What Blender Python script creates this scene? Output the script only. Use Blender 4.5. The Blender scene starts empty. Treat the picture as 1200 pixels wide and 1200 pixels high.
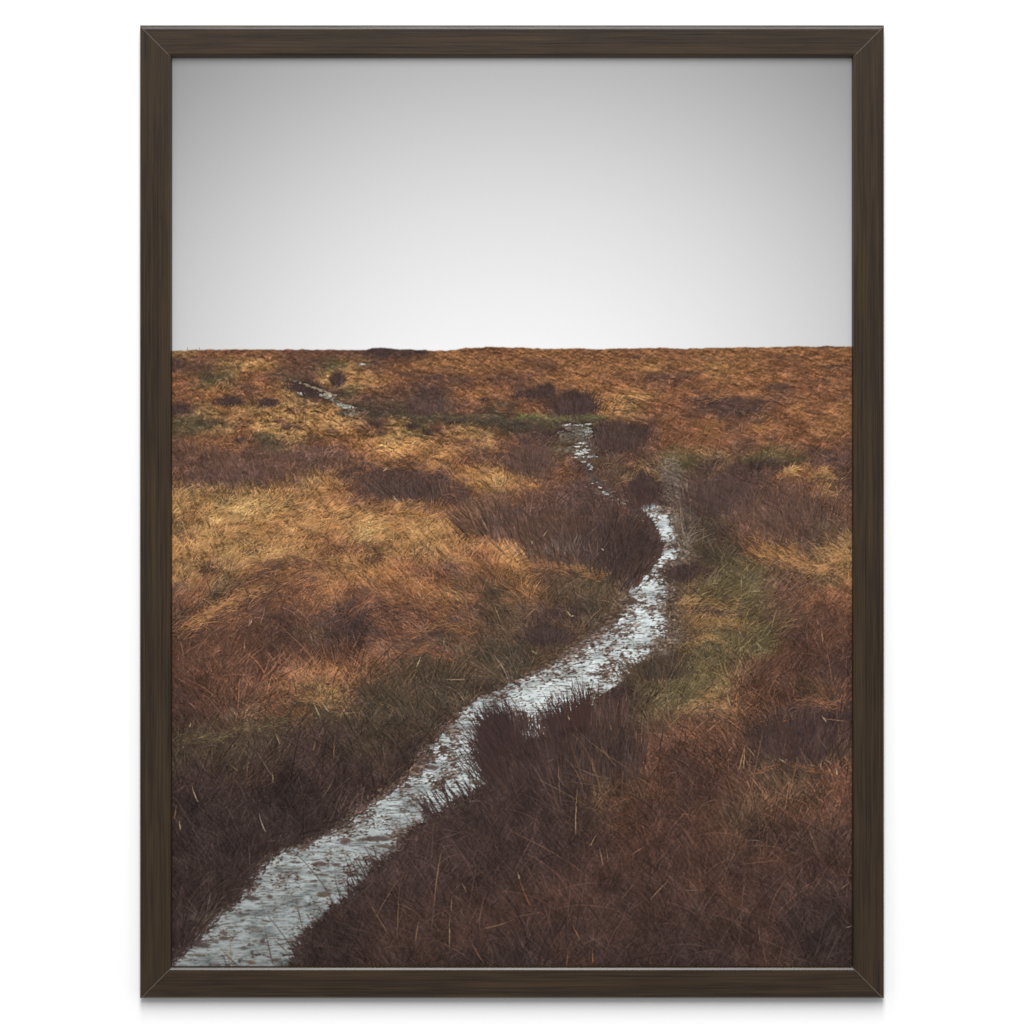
KEY = 560; AMB = 0.42; INK_GAIN = 0.775; WOODK = 0.54
# ---------------------------------------------------------------- PRINT PAINTER
# The flat printed picture (a moorland path) is worked out here with numpy, in
# picture units (same units the frame is laid out in), and ends up as the ink
# colours of the print's mesh.
import numpy as np
S = 1.5
PX0, PX1, PY0, PY1 = 196.0, 1004.0, 60.0, 1140.0
W = int((PX1 - PX0) * S); H = int((PY1 - PY0) * S)
rng = np.random.default_rng(11)

def hash2(ix, iy, seed):
    h = (ix.astype(np.int64) * 374761393 + iy.astype(np.int64) * 668265263 + seed * 974711) & 0xffffffff
    h = ((h ^ (h >> 13)) * 1274126177) & 0xffffffff
    return ((h ^ (h >> 16)) & 0xffff).astype(np.float32) / 65535.0

def noise(u, v, seed):
    iu = np.floor(u); iv = np.floor(v)
    fu = (u - iu).astype(np.float32); fv = (v - iv).astype(np.float32)
    fu = fu * fu * (3 - 2 * fu); fv = fv * fv * (3 - 2 * fv)
    a = hash2(iu, iv, seed); b = hash2(iu + 1, iv, seed)
    c = hash2(iu, iv + 1, seed); d = hash2(iu + 1, iv + 1, seed)
    return (a + (b - a) * fu) * (1 - fv) + (c + (d - c) * fu) * fv

def fbm(u, v, seed, octs=4, gain=0.55):
    t = 0; a = 1.0; n = 0
    for k in range(octs):
        t = t + a * (noise(u, v, seed + 31 * k) - 0.5); n += a; a *= gain
        u = u * 2.03 + 11.3; v = v * 2.03 + 7.7
    return t / n * 2          # about -1..1

def fbmh(u, v, seed, octs=3, gain=0.55):
    # the same at half resolution, for the soft large shapes
    n = fbm(u[::2, ::2], v[::2, ::2], seed, octs, gain)
    return np.repeat(np.repeat(n, 2, 0), 2, 1)[:u.shape[0], :u.shape[1]]

def box1(a, r, ax):
    if r < 1: return a
    n = 2 * r + 1
    pad = [(0, 0)] * a.ndim; pad[ax] = (r + 1, r)
    c = np.cumsum(np.pad(a, pad, mode='edge').astype(np.float64), axis=ax)
    m = a.shape[ax]
    hi = np.take(c, range(n, n + m), axis=ax); lo = np.take(c, range(0, m), axis=ax)
    return ((hi - lo) / n).astype(np.float32)
def blur(a, rx, ry=None):
    ry = rx if ry is None else ry
    for _ in range(2): a = box1(box1(a, int(rx), 1), int(ry), 0)
    return a

PAL = {'K': (62, 49, 46), 'k': (72, 55, 51), 'p': (90, 67, 60), 'b': (107, 77, 62), 'r': (114, 78, 61),
       'R': (134, 89, 62), 'o': (150, 102, 66), 'O': (172, 123, 77), 'g': (182, 136, 84), 'G': (190, 149, 94),
       'y': (147, 111, 72), 'v': (97, 84, 59), 'V': (98, 88, 58), 's': (110, 94, 81), 'S': (135, 122, 108),
       'd': (78, 65, 52), 'n': (97, 75, 58), 'e': (81, 58, 50), 'E': (93, 64, 51)}
ROWS = [
 (412, "yRRRRrrr", "rkkkooRR", "oooRoRoR", "ooooooRo"),
 (428, "bbygOrbv", "ybRooooo", "orooooOo", "oOooRRoR"),
 (445, "RvvRRvbg", "OORrrbRr", "roooRRrr", "RooRoRRR"),
 (462, "Rooroykp", "vbrppRoR", "bkRooOoR", "RRRorRRR"),
 (480, "byoyOggO", "sdddvbrd", "RRpkOyRR", "rpppRoRo"),
 (500, "vvyRggOg", "Orgvryyd", "dvvvbrbR", "RoRoRRoo"),
 (520, "bRRRvyrR", "oOgOOOyR", "bpdskkrR", "RRrRRRRr"),
 (540, "bbbrprbb", "roOoORrb", "bpbdpbbv", "vybVvdbp"),
 (560, "rppprbyO", "bppppoOg", "OrRrnnns", "vpppRoob"),
 (580, "yyygOOOo", "rbpppkog", "orppnpks", "pppbbryb"),
 (600, "ggGGgOOO", "OoOOobrp", "rrppppks", "kdbbbbbr"),
 (625, "ygggOOOO", "GgOgOOrr", "rbppppks", "ddbbbbdn"),
 (650, "OggggOoR", "roOOgOoO", "OonvpkkS", "pddROnny"),
 (675, "yRyRroRO", "OOoRRroR", "OrnvdkSn", "vvvvnRyO"),
 (700, "rRnrrRRo", "RRoooyRd", "odndnnsn", "vvvnbbRR"),
 (725, "rRRreerp", "krrRRrbn", "nkkdnssn", "yyvvnEEE"),
 (750, "EEEeEenp", "kprrbdRn", "nnnnsssn", "yvvvEeEE"),
 (775, "EEEEEEee", "rrRnrndd", "dnnnsssd", "vvvvEeEe"),
 (800, "EErEErRR", "RRrdddnd", "sssskdnv", "vvnEEEee"),
 (825, "eEErrRny", "rnddddds", "ssKKKdvv", "vyEEEdre"),
 (850, "eeennndd", "nddddksK", "KKKKkkdn", "rnyrnkke"),
 (875, "dddddkkk", "dddkkssK", "KKKkkkrE", "rrrekkke"),
 (900, "dddkkkkk", "ddkkkssK", "KkkkerEe", "eErekndn"),
 (930, "kkkkKKkk", "kkkssskk", "kkknnEEe", "eeernnnr"),
 (960, "KKKKKKKK", "ksskkkkk", "kkknEEee", "eEenrrrr"),
 (990, "KKKKKKKs", "sskkkkkk", "kkkeeEee", "eEEneknk"),
 (1020, "KKKKsssK", "skkkkkkk", "kkeeEeke", "EekEekee"),
 (1050, "KKKKssKK", "kkkkkkkk", "keekeeke", "eEekeeek"),
 (1080, "KKKsssKK", "kkkkekee", "eeekekee", "ekkEekKk"),
 (1110, "KKssssKK", "KKkekeee", "kkkekekk", "kekekKKK"),
 (1135, "KKssssKK", "KKKKeKKK", "KKKeKeKK", "KKkekKKK"),
]
GRID = np.array([[PAL[c] for c in "".join(r[1:])] for r in ROWS], np.float32)
GY = np.array([r[0] for r in ROWS], np.float32)

def grid_at(x, y):
    fx = np.clip((x - 212.5) / 25.0, 0, 30.999)
    fy = np.clip(np.interp(y, GY, np.arange(len(GY))), 0, len(GY) - 1.001)
    ix = fx.astype(int); iy = fy.astype(int)
    ax = (fx - ix)[..., None]; ay = (fy - iy)[..., None]
    ax = ax * ax * (3 - 2 * ax) * .6 + ax * .4; ay = ay * ay * (3 - 2 * ay) * .6 + ay * .4
    return ((GRID[iy, ix] * (1 - ax) + GRID[iy, ix + 1] * ax) * (1 - ay)
            + (GRID[iy + 1, ix] * (1 - ax) + GRID[iy + 1, ix + 1] * ax) * ay)

# patches laid over the colour plan: x, y, half width, half height, tilt, colour, strength
BLOBS = [
 (447,414,13,5,0,'p',1),(468,413,15,3,0,'p',.8),(438,418,10,4,0,'b',.8),(447,413,9,4,0,'k',.6),
 (267,470,17,5,0,'k',.95),(312,471,14,5,0,'k',.95),(206,426,14,6,5,'p',.9),(233,441,18,3,0,'d',.8),
 (207,478,13,6,0,'k',.8),(352,452,20,6,8,'k',.9),(366,458,12,7,0,'k',.95),(395,443,7,8,0,'k',.95),
 (330,439,24,8,-8,'b',.7),(232,431,14,3,8,'b',.6),(290,456,8,4,0,'p',.6),(262,448,14,4,-12,'r',.6),
 (245,496,26,5,0,'d',.8),(283,518,14,4,0,'d',.8),(305,511,11,3,-6,'d',.9),(320,520,15,5,8,'d',.8),
 (345,480,12,4,0,'r',.8),(330,494,8,5,0,'r',.8),(342,499,10,4,0,'b',.8),(385,504,8,4,0,'r',.7),(365,487,6,3,0,'b',.6),
 (225,540,30,14,0,'b',.8),(300,545,40,12,0,'b',.7),(250,562,34,9,0,'p',.8),(290,568,20,5,10,'p',.7),(365,535,36,12,0,'p',.7),
 (330,552,30,8,0,'b',.7),(390,545,25,8,0,'b',.6),
 (474,439,12,3,4,'p',.8),(507,443,12,3,0,'p',.75),(545,446,18,4,0,'b',.8),(585,443,14,3,0,'b',.5),
 (500,468,20,13,0,'p',.95),(475,462,14,8,0,'b',.7),(440,466,26,8,0,'b',.8),(442,482,20,5,0,'p',.9),(418,478,20,6,8,'d',.7),
 (510,483,18,4,0,'p',.8),(482,498,7,4,-10,'k',.9),(498,504,6,4,0,'k',.9),(512,500,8,3,0,'r',.7),(438,495,8,3,20,'k',.8),(425,502,12,5,0,'r',.7),(443,507,5,2,10,'d',.9),
 (568,470,6,5,0,'k',.95),(556,477,12,5,-15,'r',.8),(586,485,10,5,0,'d',.8),(535,494,10,3,0,'d',.6),
 (606,462,8,4,0,'k',.9),(624,461,9,5,0,'k',.9),(640,455,8,6,-10,'k',.95),(690,464,6,4,0,'p',.6),
 (672,470,20,13,0,'k',.95),(655,480,12,8,0,'p',.8),(620,440,16,3,0,'r',.6),(628,422,18,3,0,'r',.5),(780,440,30,4,3,'b',.7),(755,417,14,2,0,'b',.6),(742,419,8,2,0,'p',.6),
 (722,510,30,15,0,'k',.9),(740,512,14,14,0,'k',.8),(705,525,16,8,0,'k',.8),(650,508,16,5,0,'k',.7),(663,504,12,6,0,'k',.8),
 (625,515,20,14,0,'p',.8),(612,545,20,14,10,'p',.7),(648,530,10,7,0,'v',.7),(647,538,9,4,0,'y',.4),(690,550,20,10,20,'p',.8),(705,545,20,10,0,'n',.6),
 (752,552,14,7,0,'k',.7),(753,556,16,5,0,'v',.5),(754,572,15,17,0,'k',.95),(765,578,8,10,20,'d',.8),(700,568,14,10,0,'b',.6),
 (845,468,34,6,2,'p',.9),(830,471,16,4,0,'k',.7),(895,470,14,4,0,'p',.7),(915,454,16,4,0,'p',.7),(812,437,14,3,0,'b',.7),(830,419,20,2,0,'b',.5),(920,418,26,3,0,'r',.5),(975,430,18,3,0,'b',.6),(962,447,10,3,0,'b',.6),(990,467,10,3,0,'b',.6),
 (812,458,7,2,0,'p',.7),(837,458,6,2,0,'p',.7),(812,488,12,4,0,'b',.6),(880,494,16,3,0,'b',.6),(862,503,12,4,0,'b',.5),(905,513,12,5,0,'b',.6),(868,522,16,5,0,'b',.7),(935,524,16,5,0,'b',.6),
 (830,545,22,8,-25,'k',.7),(880,548,34,10,0,'k',.8),(918,548,12,6,0,'k',.6),(970,534,26,6,8,'p',.7),(965,545,16,8,0,'p',.6),(985,565,16,6,-10,'p',.8),
 (887,533,24,5,-8,'v',.6),(870,540,10,3,0,'V',.6),(925,537,12,4,0,'v',.5),(830,575,28,16,0,'p',.85),(810,560,12,10,-30,'p',.6),(930,580,30,10,0,'b',.7),(985,600,14,8,0,'b',.6),
 (922,554,10,3,-8,'G',.8),(968,557,10,4,0,'g',.6),(970,566,8,3,0,'G',.5),
 (420,557,28,7,-6,'p',.9),(460,548,34,4,4,'p',.9),(500,555,18,4,14,'k',.8),(475,574,34,12,0,'k',.75),(525,578,24,7,4,'p',.95),(440,580,22,8,0,'p',.7),(405,562,14,6,0,'p',.7),
 (565,535,14,7,0,'b',.7),(592,537,14,8,0,'b',.8),(545,521,20,5,0,'r',.6),(590,520,14,8,0,'b',.5),
 (575,600,32,14,20,'b',.9),(600,590,30,16,0,'b',.7),(560,628,10,4,0,'r',.8),(565,630,8,4,0,'p',.6),
 (662,600,46,26,0,'p',.65),(700,590,34,28,0,'p',.95),(710,625,40,24,0,'k',.75),(735,630,28,28,0,'k',.9),(742,660,22,18,0,'k',.85),(670,640,36,14,0,'p',.8),(720,600,30,20,0,'p',.9),(630,630,20,12,0,'b',.7),
 (620,640,14,8,-10,'n',.7),(690,672,24,5,6,'y',.6),(710,669,12,4,-20,'g',.35),(700,683,24,7,0,'d',.8),(720,685,20,6,10,'k',.7),
 (645,742,20,10,10,'k',.9),(655,735,14,8,0,'k',.6),(630,725,16,5,0,'b',.5),(625,732,16,6,0,'k',.5),(672,702,18,5,0,'n',.6),
 (795,668,12,10,0,'k',.95),(812,672,22,9,0,'k',.85),(830,655,24,8,0,'d',.7),(812,640,12,9,0,'d',.6),(812,645,9,5,-25,'V',.3),
 (826,716,18,5,0,'b',.8),(818,721,12,5,0,'k',.5),(835,709,18,3,0,'y',.6),(812,745,14,3,0,'y',.6),(850,735,24,4,3,'y',.6),(895,648,8,5,-30,'g',.9),(905,655,18,7,20,'O',.55),(940,665,28,6,12,'O',.5),
 (850,625,16,6,0,'k',.6),(935,632,20,8,0,'k',.5),(818,613,12,3,-6,'s',.5),(980,688,14,5,-10,'v',.6),(935,678,26,6,8,'d',.6),
 (765,785,30,10,-10,'d',.95),(780,775,18,7,0,'k',.6),(790,800,16,7,10,'d',.5),
 (215,602,8,3,0,'o',.5),(222,612,20,6,0,'o',.7),(215,634,16,5,0,'r',.6),(275,622,20,8,0,'o',.6),(290,648,14,5,-8,'p',.6),(240,672,12,8,0,'k',.7),(360,652,34,5,0,'r',.7),(345,665,12,6,10,'p',.6),
 (360,682,22,6,8,'p',.7),(300,680,26,9,-30,'k',.75),(285,695,20,8,-25,'k',.8),(245,705,20,10,-25,'d',.7),(215,722,14,5,-25,'d',.6),(320,670,16,4,-20,'p',.6),
 (270,708,40,4,-28,'O',.5),(230,728,20,3,-25,'o',.5),(310,697,18,3,-30,'O',.4),
 (560,655,10,5,10,'r',.7),(510,652,16,5,0,'r',.6),(420,650,14,6,20,'r',.7),(430,662,12,5,10,'d',.5),(535,672,16,8,10,'p',.7),(500,678,22,6,0,'r',.6),(555,690,18,8,0,'b',.8),(590,700,12,7,0,'d',.7),
 (430,705,20,7,20,'p',.6),(560,720,14,7,20,'k',.6),(530,727,12,6,10,'p',.6),(590,725,12,8,0,'d',.6),(420,735,26,12,20,'k',.7),(415,755,20,8,0,'k',.7),(500,750,26,7,0,'p',.7),(475,768,24,4,0,'p',.5),
 (340,828,16,4,0,'d',.8),(360,820,26,3,12,'y',.5),(383,834,16,4,35,'y',.6),(330,848,26,4,-6,'v',.6),(270,866,40,5,-4,'v',.5),(275,931,14,6,0,'n',.9),(240,900,20,8,10,'n',.3),
 (560,805,40,6,0,'d',.7),(575,812,20,5,0,'k',.6),(470,800,40,10,0,'d',.4),
 (930,850,32,16,0,'k',.8),(915,840,20,8,0,'K',.5),(920,880,50,16,0,'k',.85),(960,870,26,16,0,'k',.6),(900,890,24,12,0,'k',.7),(940,832,20,5,0,'k',.5),
 (948,822,22,3,0,'r',.6),(845,850,30,12,15,'r',.5),(935,900,30,3,4,'y',.4),(960,908,34,3,14,'n',.6),(930,915,30,7,0,'d',.5),(965,935,36,6,12,'r',.5),
 (690,850,28,16,0,'K',.7),(600,880,36,36,0,'K',.6),
 (600,488,0.1,0.1,0,'k',0),
]
FLAT = [  # where the grass lies over: x, y, rx, ry, lean in degrees from upright
 (400,610,220,45,66),(300,560,150,20,-30),(860,700,90,50,68),(930,660,60,30,-60),(560,700,80,50,-50),(300,680,60,40,48),
 (260,720,90,40,40),(760,860,120,60,-52),(900,930,80,40,-45),(470,755,70,30,-62),(640,660,60,30,75),(800,830,60,20,70),
 (500,520,300,30,55),(350,480,200,30,60),(700,430,400,40,60),(900,470,150,60,60)]
PATH = [(588,738,764),(594,742,778),(600,748,790),(608,757,788),(616,764,788),(625,767,793),(635,771,797),(645,773,800),(652,771,800),(658,766,786),(668,758,781),
 (676,750,781),(684,744,783),(692,740,784),(702,738,780),(712,738,776),(722,728,778),(732,712,780),(742,700,778),(752,688,772),(762,674,762),
 (772,662,752),(782,648,744),(792,624,736),(800,604,728),(808,590,712),(816,572,700),(824,556,700),(832,542,700),(845,527,700),(860,512,640),(875,502,600),
 (890,487,585),(905,478,580),(920,463,570),(932,447,548),(944,432,524),(954,416,508),(965,400,492),(975,386,474),(985,362,464),(998,325,455),(1010,308,438),
 (1025,299,425),(1045,288,408),(1053,278,396),(1062,268,384),(1076,250,370),(1090,238,352),(1105,224,340),(1120,207,334),(1140,185,328)]

def paint():
    X, Y = np.meshgrid((np.arange(W) + .5) / S + PX0, (np.arange(H) + .5) / S + PY0)
    X = X.astype(np.float32); Y = Y.astype(np.float32)
    # ---- depth-scaled noise coordinates
    dy = np.maximum(Y - 345, 20.0)
    # ---- colour plan
    lg = np.log2(dy[:, 0] / 60.0)
    def pn(c, seed, octs=3):
        # noise whose grain grows towards the viewer: neighbouring scales cross-faded down the picture
        o = np.zeros((H, W), np.float32)
        for kk in range(0, 5):
            w = np.clip(1 - np.abs(lg - kk), 0, 1)
            if kk == 0: w[lg < 0] = 1
            r = np.nonzero(w > 0)[0]
            if len(r) == 0: continue
            a_, b_ = r[0], r[-1] + 1; sc_ = c * 2.0 ** kk
            f = fbmh if sc_ > 3 else fbm
            o[a_:b_] += f(X[a_:b_] / sc_ + 37 * kk, Y[a_:b_] / (sc_ * .55) + 19 * kk, seed, octs) * (w[a_:b_, None] / max(.01, 1))
        nrm = np.zeros(H)
        for kk in range(0, 5):
            w = np.clip(1 - np.abs(lg - kk), 0, 1)
            if kk == 0: w[lg < 0] = 1
            nrm += w * w
        return o / np.sqrt(nrm)[:, None].astype(np.float32)
    wx = pn(9, 1) * dy * .085 + pn(2.4, 3) * dy * .05
    wy = pn(9, 2) * dy * .035 + pn(2.4, 4) * dy * .024
    base = grid_at(X + wx, Y + wy).astype(np.float32)
    XW = X + wx * .55; YW = Y + wy * .7
    for (bx, by, rx, ry, tilt, ch, st) in BLOBS:
        if st == 0: continue
        m = int(max(rx, ry) * 2.2 + 40)
        x0 = max(0, int((bx - m - PX0) * S)); x1 = min(W, int((bx + m - PX0) * S))
        y0 = max(0, int((by - m - PY0) * S)); y1 = min(H, int((by + m - PY0) * S))
        c, s = np.cos(np.radians(tilt)), np.sin(np.radians(tilt))
        dx = XW[y0:y1, x0:x1] - bx; dyy = YW[y0:y1, x0:x1] - by
        d = np.sqrt(((dx * c + dyy * s) / rx) ** 2 + ((-dx * s + dyy * c) / ry) ** 2)
        a = (np.clip((1.35 - d) / .65, 0, 1) ** 1.2 * st)[..., None]
        base[y0:y1, x0:x1] = base[y0:y1, x0:x1] * (1 - a) + np.array(PAL[ch], np.float32) * a
    # the boggy track that crosses behind the pool, and its green lip
    def band(pts, half, col, st, soft=1.5):
        xs, ys = zip(*pts)
        cy = np.interp(X[0], xs, ys, left=-999, right=-999)[None, :]
        a = np.clip((half - np.abs(Y + wy * .5 - cy)) / soft + .5, 0, 1)[..., None] * st
        base[:] = base * (1 - a) + np.array(col, np.float32) * a
    band([(430, 486), (500, 488), (560, 490), (620, 495), (700, 494)], 4, (86, 73, 60), .8, 3)
    band([(520, 494), (600, 498), (640, 502)], 3.5, (80, 68, 58), .7, 3)
    band([(455, 487), (540, 487.5), (590, 488)], .9, (134, 118, 84), .55, 1)
    band([(602, 489.5), (640, 490.5), (690, 488.5), (712, 490)], 2.2, (100, 98, 62), .8, 1.5)
    band([(610, 487), (640, 488.5), (690, 486.5), (706, 488)], 1.0, (122, 116, 76), .5, 1)
    base = blur(base, 1)
    # ---- hummocks: lit tops, dark hollows
    def ramp(v, a, b): return np.clip((v - a) / (b - a), 0, 1)
    L = base.mean(2)
    live = ramp(L, 62, 150)                      # dark masses stay calm
    n1 = pn(4.2, 21, 4)
    rel = (n1 - np.roll(n1, -int(3 * S), 0)) * 1.0
    n2 = pn(1.5, 22)
    rel2 = np.abs(pn(3, 23))
    k = 1 + (.20 * n1 + .26 * rel + .16 * n2 - .22 * (np.exp(-(rel2 / .07) ** 2)) + .05) * (.25 + .85 * live)
    img = base * k[..., None]
    # warm/cool drift and bleached or russet patches
    t = pn(3, 24)[..., None] * live[..., None]
    img = img + t * np.array([7, -1, -7], np.float32)
    und = img * (.86 + .06 * (1 - live))[..., None]
    img = und.copy()
    col = base * (1 + .12 * n1 * (.3 + .8 * live))[..., None] + t * np.array([4, -1, -4], np.float32)

    RIMS = [([(285, 658), (330, 647), (375, 651), (425, 664)], 'g', 'b', 9, 20), ([(262, 712), (300, 686), (340, 669), (385, 668)], 'o', 'k', 20, 38), ([(203, 738), (245, 720), (280, 706), (315, 688)], 'O', 'e', 16, 30),
            ([(400, 562), (440, 549), (470, 545), (516, 558)], 'o', 'p', 8, 10), ([(430, 585), (465, 566), (500, 568), (545, 582)], 'R', 'k', 12, -20),
            ([(888, 662), (900, 647), (930, 655), (965, 674)], 'O', 'n', 14, -30), ([(955, 676), (975, 662), (1003, 648)], 'O', 'd', 16, 30), ([(803, 714), (828, 708), (872, 712)], 'y', 'k', 10, 0),
            ([(806, 738), (850, 729), (884, 740)], 'y', 'd', 9, 10), ([(800, 754), (830, 745), (850, 750)], 'y', 'd', 8, 0), ([(728, 468), (748, 462), (768, 470)], 'g', 'r', 6, 10), ([(912, 560), (924, 551), (938, 558)], 'g', 'b', 7, 0),
            ([(948, 562), (966, 554), (985, 560)], 'g', 'k', 8, 10), ([(736, 558), (752, 547), (770, 558)], 'y', 'k', 12, 0), ([(298, 517), (311, 509), (326, 517)], 'v', 'd', 6, 0), ([(600, 668), (650, 664), (700, 674), (722, 668)], 'o', 'd', 9, 20),
            ([(205, 648), (228, 640), (250, 650)], 'g', 'R', 6, 0), ([(255, 628), (280, 618), (310, 628)], 'g', 'o', 7, 10), ([(420, 652), (445, 645), (470, 655)], 'g', 'r', 8, 0), ([(495, 658), (520, 651), (545, 659)], 'g', 'r', 8, 0),
            ([(400, 725), (440, 700), (480, 706), (520, 730)], 'R', 'k', 16, -25), ([(480, 745), (520, 735), (555, 748)], 'o', 'p', 10, -20), ([(455, 770), (500, 762), (545, 775)], 'R', 'd', 9, -20), ([(330, 826), (350, 817), (395, 832)], 'y', 'd', 10, -20),
            ([(205, 868), (260, 862), (310, 852), (340, 846)], 'v', 'k', 10, 0), ([(795, 835), (830, 822), (860, 838)], 'y', 'n', 14, 10), ([(885, 905), (920, 896), (985, 908)], 'R', 'k', 8, -10),
            ([(930, 828), (955, 820), (985, 828)], 'R', 'k', 12, 0), ([(405, 470), (430, 455), (460, 465)], 'R', 'p', 8, 0), ([(545, 482), (570, 474), (600, 484)], 'R', 'd', 7, 0),
            ([(815, 470), (850, 462), (915, 466)], 'o', 'p', 7, 0), ([(640, 735), (650, 727), (668, 742)], 'n', 'k', 10, 0)]
    def rims(ylo, yhi):
        for pts, hi_, lo_, L_, ln_ in RIMS:
            xs, ys = np.array(pts, float).T
            if not (ylo <= ys.mean() < yhi): continue
            m = int((xs[-1] - xs[0]) * 2.6)
            tan = np.degrees(np.arctan2(np.gradient(np.interp(np.linspace(xs[0], xs[-1], 20), xs, ys)), (xs[-1] - xs[0]) / 19))
            for cc_, off, al, kk in ((lo_, .85, .40, 1.0), (hi_, .0, .46, 1.04)):
                x = xs[0] + (xs[-1] - xs[0]) * np.clip(rng.beta(1.6, 1.6, m), 0, 1)
                yl = np.interp(x, xs, ys) + (noise(x / 17, x * 0 + ys[0], 7) - .5) * L_ * .9
                y = yl + off * L_ * rng.uniform(.4, 1.3, m) + rng.normal(0, .32, m) * L_
                tg = np.interp(x, np.linspace(xs[0], xs[-1], 20), tan)
                sd = np.where(rng.random(m) < .5 - .006 * ln_, 1, -1)
                c = np.array(PAL[cc_], np.float32)[None] * kk * np.exp(rng.normal(0, .17, m))[:, None]
                draw(x, y, sd * (90 - 22 + rng.normal(0, 20, m)) + tg, L_ * rng.uniform(.5, 1.5, m), sd * rng.uniform(10, 75, m), c, al * rng.uniform(.4, 1, m), np.full(m, 1.0))
    # ---- stroke engine
    def lean_at(x, y):
        l = (noise(x / 60, y / 40, 41) - .5) * 70 - 6; sp = np.full_like(x, 24.0)
        for fx, fy, rx, ry, ln in FLAT:
            g = np.exp(-((x - fx) / rx) ** 2 - ((y - fy) / ry) ** 2)
            l = l * (1 - g) + ln * g * 1.0; sp = sp * (1 - g) + 18 * g
        low = ramp(y, 860, 960) * ramp(x, 430, 560)
        l = l * (1 - low) + (-14 + (noise(x / 80, y / 60, 42) - .5) * 30) * low
        return l, sp
    def draw(x, y, ang, ln, curv, c, a, wid, g0=0.0):
        # x, y root in picture units; ang degrees from upright (+ right); drawn root -> tip
        n = int(np.ceil(ln.max() * S / .8)) + 1
        px = (x - PX0) * S; py = (y - PY0) * S
        th = np.radians(ang); cv = np.radians(curv)
        steps = np.maximum(ln * S / .8, 1)
        for i in range(n):
            ok = i < steps
            if not ok.any(): break
            f = i / steps
            gr = (1 - g0 + 1.55 * g0 * np.clip(f, 0, 1))[:, None] if g0 else 1.0
            cc = c * gr
            aa = a * np.clip((1 - f) * 3.0, 0, 1) * np.clip(.35 + f * 2.5, 0, 1)
            for w in range(int(np.ceil(wid.max()))):
                m = ok & (w < wid * (1.15 - .55 * f)) if w else ok
                ix = np.round(px + w * np.cos(th)).astype(int); iy = np.round(py + w * np.sin(th)).astype(int)
                m = m & (ix >= 0) & (ix < W) & (iy >= 0) & (iy < H)
                jx = ix[m]; jy = iy[m]; q = aa[m][:, None]
                img[jy, jx] = img[jy, jx] * (1 - q) + cc[m] * q
            px = px + .8 * np.sin(th); py = py - .8 * np.cos(th)
            th = th + cv / steps
    def at(mp, x, y):
        return mp[np.clip(((y - PY0) * S).astype(int), 0, H - 1), np.clip(((x - PX0) * S).astype(int), 0, W - 1)]
    def tint(c, var, warm):
        n = len(c)
        f = np.exp(rng.normal(0, 1, n) * var)
        w = rng.normal(0, 1, n) * warm
        c = c * f[:, None]
        c = c + np.stack([w, -.1 * w, -w], 1)
        return c
    # ---- the wet path, painted before the near grass
    py_, pl_, pr_ = np.array(PATH, np.float32).T.copy()
    pl_ -= 7 * np.exp(-((py_ - 765) / 40) ** 2); pr_ += 6 * np.exp(-((py_ - 740) / 45) ** 2) + 9 * ramp(py_, 930, 970)
    jag = fbmh(X / 11, Y / 5, 51, 3) * 9 + fbm(X / 3.5, Y / 2.2, 52, 3) * 11
    sc = ramp(Y, 560, 1100) * .9 + .45
    XP = X + jag * sc
    left = np.interp(Y[:, 0], py_, pl_)[:, None]; right = np.interp(Y[:, 0], py_, pr_)[:, None]
    edge = np.minimum(XP - left, right - XP)
    inside = ramp(edge, -5, 1) * (Y > 586)
    fl = fbm(X / (5 + 4 * sc), Y / (1.5 + 1.6 * sc), 53, 3)              # long flat flecks of peat
    fl2 = fbm(X / 2.2, Y / 1.1, 54, 2)
    wid = np.maximum(right - left, 1)
    rightness = (XP - left) / wid
    q_ = np.exp(-(np.maximum(edge, 0) / (6 + 6 * sc)) ** 1.0)
    mud = .16 + .40 * q_
    mud = mud + .22 * np.exp(-((Y - 735) / 26) ** 2) * (1 - np.exp(-((XP - (756 + (735 - Y) * .1)) / 15) ** 2))
    mud = mud + .13 * np.exp(-((Y - 778) / 22) ** 2) + .20 * np.exp(-((Y - 596) / 9) ** 2)
    mud = mud + .16 * np.exp(-((Y - 880) / 34) ** 2 ) * ramp(.55 - rightness, -.2, .3) + .10 * np.exp(-((Y - 875) / 40) ** 2)
    mud = mud - .16 * ramp(Y, 1000, 1060) + .16 * np.exp(-((Y - 985) / 18) ** 2)*ramp(X, 400, 440)
    streak = fbm(X / 3.2 + Y / 9, Y / 1.35, 58, 2)
    patch = fbm(X / (13 + 9 * sc) + Y / 20, Y / (3.2 + 2.4 * sc), 62, 3)
    rip = fbm(X / (5.5 + 3 * sc) + Y / 15, Y / 1.15, 64, 2)
    wet = ramp(patch * .42 + fl * .34 + fl2 * .30 + streak * .42 + .42 - mud * .98, -.10, .16)
    wet = wet * (1 - .62 * ramp(rip, .16, .5) * ramp(Y, 590, 620))
    glow = np.interp(Y, [590, 640, 700, 800, 850, 900, 960, 1020, 1080, 1135], [214, 236, 238, 234, 222, 216, 198, 184, 174, 160])
    water = glow[..., None] * np.array([.96, .995, .99], np.float32) * (1 + .10 * fbm(X / 14, Y / 3, 55, 4))[..., None]
    water = water * (1 - .20 * ramp(fbmh(X / 34, Y / 12, 65, 3), -.1, .45))[..., None]
    water = water - np.clip(fbm(X / 9, Y / 1.9, 59, 3) + .05, 0, 1)[..., None] * 70
    water = water * (.78 + .22 * ramp(edge, -2, 9))[..., None] if True else water
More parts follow.
